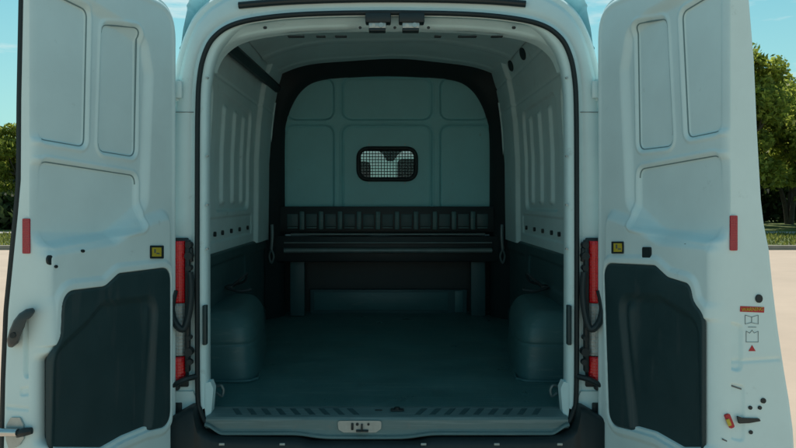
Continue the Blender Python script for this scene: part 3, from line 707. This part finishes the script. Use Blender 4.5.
# small items on the right door
plate_on(DR, dr, rect(618, 247.5, 11.5, 12), -.030, .004, 'label_backing', M['rubber'])
plate_on(DR, dr, rect(618, 247.5, 8, 8.5), -.0345, .002, 'inspection_label', M['yellow'], .001)
plate_on(DR, dr, rect(616.6, 246.5, 1.4, 4), -.0368, .0006, 'label_print', M['decal_grey'], 0.0001); plate_on(DR, dr, rect(619.6, 249, 3, 1.2), -.0368, .0006, 'label_print', M['decal_grey'], 0.0001)
plate_on(DR, dr, rect(648, 252.5, 8, 11), -.027, .008, 'rubber_buffer', M['rubber'], .008)
plate_on(DR, dr, ell(692, 253.5, 4, 5.5), -.012, .006, 'grommet', M['rubber'], 0)
for p in ((686, 245), (700, 259)): plate_on(DR, dr, ell(*p, 1.3, 1.5, 8), -.016, .004, 'rivet', M['rubber'], 0)
plate_edge(DR, dr, rect(733, 233, 7, 35), 'reflector', M['redref'], .005)
plate_edge(DR, dr, ell(758.5, 298.5, 3.4, 4.2), 'grommet', M['rubber'], .004, 0)
plate_edge(DR, dr, rect(752, 309.3, 24, 5.6, .04), 'warning_label', M['decal_red'], .001, .001)
def text_on_edge(D, dr, body, px, py, size, m, name):
    cu = bpy.data.curves.new('t', 'FONT'); cu.body = body; cu.size = size; cu.align_x = 'CENTER'; cu.align_y = 'CENTER'; cu.extrude = .0004
    ob = bpy.data.objects.new('t', cu); COL.objects.link(ob); dg = bpy.context.evaluated_depsgraph_get(); me = bpy.data.meshes.new_from_object(ob.evaluated_get(dg)); bpy.data.objects.remove(ob)
    n0, z0 = D.nz(px, py, D.ue)
    for v in me.vertices: x, y = v.co.x*D.s, v.co.y; v.co = D.v(D.ue+.0022+(v.co.z+.0004)*.8, z0+y, n0+x)
    me.materials.clear(); return link(name, me, m, dr, False)
text_on_edge(DR, dr, 'WARNING', 752, 309.3, .0165, M['yellow'], 'warning_lettering')
def outline_edge(D, dr, pts, name, m, r=.0008, closed=True):
    q = [D.nz(*p, D.ue) for p in pts]; b = MB(); q = q+[q[0]] if closed else q
    b.tube([D.v(D.ue+.001, z, n) for n, z in q], r, 6, 1); return b.build(name, m, dr)
for pts in ([(745, 315), (745, 324), (751, 322.5), (758, 324), (758, 315), (751.5, 317)], [(746, 331), (746, 342), (758, 342), (758, 331), (754, 333), (752, 330), (749.5, 333)]): outline_edge(DR, dr, pts, 'pictogram', M['decal_grey'])
outline_edge(DR, dr, [(751.5, 317), (751.5, 322)], 'pictogram', M['decal_grey'], closed=False); outline_edge(DR, dr, [(748, 327), (756, 327)], 'pictogram', M['decal_grey'], closed=False)
plate_edge(DR, dr, [(748.5, 351), (755.5, 351), (752, 345)], 'warning_triangle', M['decal_red'], .001, 0)
plate_edge(DR, dr, [(736.5, 415.5), (742, 417.5), (758, 418), (759.5, 420.5), (748, 422.5), (738, 423)], 'latch_slot', M['black'], .006, .002)
plate_edge(DR, dr, rect(727.5, 420, 4.8, 14.5, -.38), 'latch_lever', M['decal_red'], .012, .006, UE-.006)
plate_edge(DR, dr, rect(728.6, 422.3, 3.2, 7, -.38), 'latch_mark', M['yellow'], .002, .002, UE+.0065)
for p, a in (((763, 400.5), 2.6), ((750, 407.5), 1.9), ((759.5, 407.5), 1.9), ((750.5, 432), 1.9)): plate_edge(DR, dr, ell(*p, a, a*1.05, 10), 'edge_bolt', M['rubber'], .003, 0)
plate_edge(DR, dr, [(723, 382), (741, 388), (741, 389.6), (723, 383.6)], 'drain_slot', M['decal_grey'], .002, .0004, UE-.0055)
plate_edge(DR, dr, [(722, 438), (733, 443), (733, 444.5), (722, 439.6)], 'drain_slot', M['decal_grey'], .002, .0004, UE-.003)
# small items on the left door
UE = DL.ue
plate_on(DL, dl, rect(156.5, 252, 13, 13), -.030, .004, 'label_backing', M['rubber'])
plate_on(DL, dl, rect(156.5, 252, 9, 9), -.0345, .002, 'inspection_label', M['yellow'], .001)
plate_on(DL, dl, rect(155, 251, 1.4, 4), -.0368, .0006, 'label_print', M['decal_grey'], 0.0001); plate_on(DL, dl, rect(158, 253.4, 3, 1.2), -.0368, .0006, 'label_print', M['decal_grey'], 0.0001)
plate_on(DL, dl, ell(48.5, 260, 2.6, 5), -.018, .008, 'grommet', M['rubber'], 0)
for p in ((55, 266.5), (82, 251)): plate_on(DL, dl, ell(*p, 1.6, 1.6, 8), -.026, .006, 'rivet', M['rubber'], 0)
plate_edge(DL, dl, rect(27, 236, 7, 35), 'reflector', M['redref'], .005)
# pull handle, standing off the closing edge
def edge_pt(D, px, py, u): n, z = D.nz(px, py, u); return D.v(u, z, n)
hp = fillet([(33, 307.5), (35.5, 311), (32, 316.5), (27, 319), (24.5, 327), (21, 335), (18.5, 343), (12.5, 347.5), (8, 347), (6.8, 340), (9.5, 330), (13.5, 320.5), (19, 313.5), (26, 309)], 2.2, 3)
u_ = DL.ue; ring = []
for du, sc_h in ((0, .94), (.026, 1), (.034, .93), (.038, .80)):
    c_ = hp.mean(0); ring.append([edge_pt(DL, *(c_+(p-c_)*sc_h), u_+du) for p in hp])
b = MB(); vr = [[b.bm.verts.new(p) for p in r_] for r_ in ring]; n_ = len(hp)
for r0, r1 in zip(vr, vr[1:]):
    for k in range(n_): b.bm.faces.new((r0[k], r0[(k+1) % n_], r1[(k+1) % n_], r1[k]))
b.bm.faces.new(vr[0][::-1]); b.bm.faces.new(vr[-1])
b.build('pull_handle', mat('handle_plastic', (.022, .038, .042), .45, bump=.1, bscale=300), dl)
b = MB(); q = edge_pt(DL, 13.5, 335, UE+.036); b.cyl(q, q+Vector((0, -.006, 0)), .009, n=12); b.build('handle_screw', M['rubber'], dl)
# latch: plate, silver bolt, black tongue
plate_edge(DL, dl, [(10, 448), (7, 438), (8, 424), (12, 417), (21, 417), (24.5, 424), (25, 438), (21, 444), (16, 447)], 'latch_plate', M['zinc'], .006, .004)
b = MB(); b.tube([edge_pt(DL, -6, 432, UE+.022), edge_pt(DL, 18, 432.5, UE+.022)], .012, 12, 1); b.build('latch_bolt', M['steel'], dl)
b = MB(); b.tube([edge_pt(DL, 17, 434, UE+.018), edge_pt(DL, 24, 432, UE+.016), edge_pt(DL, 32, 430.5, UE+.008)], [.011, .013, .010], 10); b.build('latch_tongue', M['black'], dl)
# seals down the closing edges and lifted clips along the hinge flange
for D, d_, sgn in ((DL, dl, -1), (DR, dr, 1)):
    zz = np.linspace(ZB+.02, ZT-.02, 30)
    if sgn < 0: MB().tube([D.v(D.ue-.018, z, float(D.thick(z))+.006) for z in zz], .013, 8, 2).build('edge_seal', M['rubber'], d_)
    for z in (2.06, 1.94, 1.80, 1.66, 1.52, 1.40):
        u = .014; b = MB(); b.box((-.004, -.003, -.012), (.004, .003, .012), .001, 1, Matrix.Translation(D.v(u, z, .026))); b.build('flange_clip', M['paint'], d_)
    # hinges
    for z in (1.93, 1.12, .62):
        b = MB(); p = D.v(-.012, z, .030); b.cyl(p+Vector((0, 0, -.045)), p+Vector((0, 0, .045)), .014, n=14)
        b.box((min(sgn*.835, sgn*.868), -.012, z-.035), (max(sgn*.835, sgn*.868), .004, z+.035), .004); b.build('door_hinge', M['paint'] if z > 1.2 else M['black'], van)

# ---- tail lamps, brackets and wiring in the gap
for s in (-1, 1):
    def lampcol(z0, z1, m, name, par, dx=0, y=-.030, x0=.818, x1=.905):
        zs = np.linspace(z0, z1, 30); a = np.linspace(0, math.pi, 15); Zg, A = np.meshgrid(zs, a, indexing='ij')
        cx, hw = (x0+x1)/2, (x1-x0)/2; endr = np.minimum(1, np.minimum(Zg-z0, z1-Zg)/.006+.0); 
        X = s*(cx+hw*np.sign(np.cos(A))*np.abs(np.cos(A))**.7+dx); Y = .002+(y-.002)*np.abs(np.sin(A))**.7*(.85+.15*np.clip(endr, 0, 1)); 
        g = gridmesh(name, np.stack([X, Y, Zg], -1), m, par, ang=60); return g
    z = lambda py: EYE-(py-200)/247
    hous = MB().box((min(s*.808, s*.915), -.012, z(388)), (max(s*.808, s*.915), .003, z(238)), .006).build('tail_lamp', M['black'], van)
    lampcol(z(303), z(241), M['red'], 'red_lens', hous); lampcol(z(356), z(303.6), M['clear'], 'clear_lens', hous, x0=.820); lampcol(z(383), z(356.6), M['red'], 'red_lens', hous, y=-.036)
    MB().box((min(s*.84, s*.90), -.040, z(390)), (max(s*.84, s*.90), -.005, z(384)), .006).build('lamp_foot', M['black'], hous)
    # bracket column and its bolts
    b = MB(); b.box((min(s*.800, s*.817), -.030, z(372)), (max(s*.800, s*.817), .003, z(240)), .004)
    for py, r in ((245, .013), (256, .016), (268, .012), (352, .017), (338, .010)): b.cyl((s*.803, -.034, z(py)), (s*.803, .004, z(py)), r, n=12)
    b.box((min(s*.79, s*.812), -.022, z(262)), (max(s*.79, s*.812), .003, z(248)), .003); b.build('lamp_bracket', M['black'], van)
    b = MB(); b.tube([(s*.855, -.040, z(290)), (s*.862, -.058, z(308)), (s*.842, -.070, z(322)), (s*.812, -.066, z(327)), (s*.795, -.05, z(312)), (s*.790, -.038, z(290)), (s*.797, -.03, z(272))], .0135, 10); b.build('wiring_conduit', M['black'], van)
    b = MB(); b.tube([(s*.775, -.015, z(377)), (s*.81, -.045, z(378)), (s*.86, -.05, z(384))], [.012, .012, .010], 8); b.cyl((s*.793, -.03, z(361)), (s*.793, -.05, z(361)), .012, n=12); b.build('door_check_arm', M['black'], van)
    b = MB(); b.box((min(s*.735, s*.752), -.010, z(346)), (max(s*.735, s*.752), .02, z(306)), .004); b.build('jamb_buffer', M['trim'], van)
    b = MB(); b.poly([(s*.724, .03, z(416)), (s*.716, .03, z(392)), (s*.728, .03, z(385)), (s*.745, .01, z(385)), (s*.75, .01, z(402)), (s*.738, .0, z(424))], 0, (0, .05, 0)); b.build('jamb_foot', M['inner'], van)

# ---- outer body shell ----------------------------------------------------------
def roofz(y): return np.interp(y, [.14, .45, 1.2, 3.3, 3.7, 4.1, 4.6, 4.78, 5.3, 5.62, 5.75], [2.405, 2.56, 2.62, 2.63, 2.50, 2.20, 1.72, 1.52, 1.30, 1.08, .80])
fr = [0, .14, .30, .44, .52, .62, .74, .84, .90, .945, .975, .99, .998, 1.0]
hx = [.93, .985, .995, .99, .965, .94, .905, .87, .83, .76, .66, .50, .25, 0.0]
ysn = sorted(set([.12, .16, .21]+list(np.round(np.linspace(.28, 3.3, 14), 3))+list(np.round(np.linspace(3.3, 4.78, 14), 3))+[4.95, 5.15, 5.35, 5.5, 5.62, 5.70, 5.75]))
V = []
nf = len(fr)
for y in ysn:
    zt = float(roofz(y)); k = 1-.06*sst(y, 4.3, 5.75)-.10*sst(y, 5.3, 5.75); kk = []
    wd = 1+.085*sst(y, .25, 1.5)*(1-sst(y, 3.4, 4.3))
    for i in range(nf): kk.append((min(hx[i]*k*(1+(wd-1)*float(sst(fr[i], .45, .8))), 1.0), y, .32+(zt-.32)*fr[i]))
    V += kk+[(-p[0], p[1], p[2]) for p in kk[-2::-1]]
ncol = 2*nf-1; sets = {'shell': [], 'windscreen': [], 'side_window': []}
for i in range(len(ysn)-1):
    ym = (ysn[i]+ysn[i+1])/2
    for jx in range(ncol-1):
        f = (i*ncol+jx, i*ncol+jx+1, (i+1)*ncol+jx+1, (i+1)*ncol+jx); c = sum((Vector(V[k]) for k in f), Vector())/4
        band = min(jx, ncol-2-jx)
        if 3.55 < ym < 4.72 and band >= 8: key = 'windscreen'
        elif 3.35 < ym < 4.30 and 4 <= band <= 6: key = 'side_window'
        elif c.z < .78 and (.60 < ym < 1.45 or 4.3 < ym < 5.12) and band < 3: continue
        else: key = 'shell'
        sets[key].append((f, c.x > 0))
mesh('body_shell', V, [f for f, _ in sets['shell']], M['paint'], van, autosm=40)
mesh('windscreen', V, [f for f, _ in sets['windscreen']], M['glass'], van)
for sd_ in (True, False): mesh('side_window', V, [f for f, r in sets['side_window'] if r == sd_], M['glass'], van)
nose = [v for v in V[-ncol:]]; mesh('front_panel', nose, [tuple(range(ncol))], M['paint'], van, smooth=False)
MB().box((-.9, .02, .30), (.9, 5.6, .55), .02).build('underbody', M['black'], van)
# skin between load space ceiling and the roof frame so no sky leaks in
MB().box((-.66, .10, 2.33), (.66, .28, 2.36), .003).build('roof_cross_member', M['inner'], van)
for s in (-1, 1):
    for yc in (1.02, 4.72):
        b = MB(); rr = [(.345, -.09), (.36, -.07), (.36, .07), (.345, .09), (.22, .095), (.22, -.095)]; n = 36
        P = np.zeros((7, n+1, 3))
        for i, (r, o) in enumerate(rr+[rr[0]]):
            a = np.linspace(0, 2*math.pi, n+1); P[i] = np.c_[np.full(n+1, s*(.83+o*s*s)), yc+r*np.cos(a), .36+r*np.sin(a)]
        wl = gridmesh('wheel', P, M['rubber'], van, ang=40)
        b = MB(); b.cyl((s*.75, yc, .36), (s*.895, yc, .36), .215, .19, 28); b.cyl((s*.89, yc, .36), (s*.915, yc, .36), .07, .06, 16); b.build('rim', M['zinc'], wl)
    b = MB(); b.box((s*1.02 if s > 0 else s*1.22, 4.2, 1.42), (s*1.22 if s > 0 else s*1.02, 4.29, 1.78), .03); b.tube([(s*.93, 4.3, 1.42), (s*1.05, 4.27, 1.45)], .03, 8, 1); b.build('wing_mirror', M['black'], van)
    MB().box((min(s*.62, s*.86), 5.52, .88), (max(s*.62, s*.86), 5.66, 1.08), .03).build('headlight', M['clear'], van)
# cab interior seen through the little window
def seat(x0, x1, zt, hr):
    b = MB(); b.box((x0, 3.05, .95), (x1, 3.22, zt-.17), .05, 3); b.box((x0, 3.1, .85), (x1, 3.65, 1.02), .05, 3); st = b.build('cab_seat', M['seatf'], van)
    for a, c in hr: MB().box((a, 3.03, zt-.19), (c, 3.13, zt), .04, 3).build('headrest', M['seatf'], st)
seat(-.70, -.13, 1.80, [(-.56, -.135)]); seat(.02, .82, 1.82, [(.085, .36), (.50, .78)])
MB().box((-.88, 4.05, .95), (.88, 4.7, 1.42), .06, 3).build('dashboard', M['seatf'], van)
b = MB(); b.tube([(-.40+.18*math.cos(t), 3.85, 1.38+.18*math.sin(t)) for t in np.linspace(0, 2*math.pi, 20)], .015, 8, 1); b.build('steering_wheel', M['seatf'], van)
b = MB(); b.box((-.07, 4.0, 1.93), (.14, 4.03, 1.99), .01).poly([(-.05, 4.0, 1.935), (.12, 4.0, 1.935), (.06, 4.0, 1.85), (.0, 4.0, 1.85)], 0, (0, .03, 0)); b.tube([(.03, 4.02, 1.93), (.03, 4.1, 2.1)], .012, 6, 1); b.build('rear_view_mirror', M['black'], van)

# ------------------------------------------------------------------ vegetation placed round the parking area
gr, gl = 'trees beyond the kerb on the right', 'trees beyond the kerb on the left'
tree(0, 16.6, 31.6, 1.0, .3, 'broad sunlit tree nearest the right door, its crown overlapped by the door edge', gr, 1.0)
tree(1, 20.6, 33.2, .98, 1.9, 'multi-stemmed tree second from the right door', gr)
tree(0, 25.2, 32.0, 1.02, 4.0, 'tree farther right along the verge, third from the right door', gr)
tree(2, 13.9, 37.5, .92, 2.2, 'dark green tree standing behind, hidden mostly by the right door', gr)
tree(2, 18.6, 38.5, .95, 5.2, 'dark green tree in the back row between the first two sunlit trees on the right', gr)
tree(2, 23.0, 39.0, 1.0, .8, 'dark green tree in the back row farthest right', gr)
tree(1, -18.4, 35.0, .78, .7, 'low sunlit tree just past the left door edge', gl)
tree(0, -22.6, 34.0, .8, 2.9, 'low sunlit tree at the far left, second from the left door', gl)
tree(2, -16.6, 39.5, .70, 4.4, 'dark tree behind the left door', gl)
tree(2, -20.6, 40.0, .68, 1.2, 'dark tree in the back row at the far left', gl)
# hedges: a long leafy mass each side
def hedge(name, x0, x1, y, h, seed, label):
    r = np.random.default_rng(seed); n = 26000; C = np.c_[r.uniform(x0, x1, n), y+r.normal(0, .55, n), np.zeros(n)]
    hh = h*(.8+.2*np.sin(C[:, 0]*1.7+seed)+.1*np.sin(C[:, 0]*4.1)); C[:, 2] = .1+hh*r.uniform(0, 1, n)**.7
    a = r.normal(0, 1, (n, 3)); a /= np.linalg.norm(a, axis=1)[:, None]; b_ = np.cross(a, r.normal(0, 1, (n, 3))); b_ /= np.linalg.norm(b_, axis=1)[:, None]
    s = (r.uniform(.6, 1.3, n)*.24)[:, None]; P = np.stack([C-a*s, C+b_*s*.5, C+a*s, C-b_*s*.5], 1)
    me = bpy.data.meshes.new(name); me.vertices.add(n*4); me.vertices.foreach_set('co', P.astype(np.float32).ravel()); me.loops.add(n*4); me.loops.foreach_set('vertex_index', np.arange(n*4, dtype=np.int32)); me.polygons.add(n)
    me.polygons.foreach_set('loop_start', np.arange(0, n*4, 4, dtype=np.int32)); me.update(calc_edges=True); me.validate()
    o = link(name, me, M['leafd'], None, False); tagp(o, label=label, category='hedge')
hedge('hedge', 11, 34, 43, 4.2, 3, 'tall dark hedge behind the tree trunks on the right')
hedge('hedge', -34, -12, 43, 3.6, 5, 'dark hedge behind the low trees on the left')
hedge('shrub_row', -34, -12, 32.2, 1.6, 8, 'low leafy shrub row under the left trees')
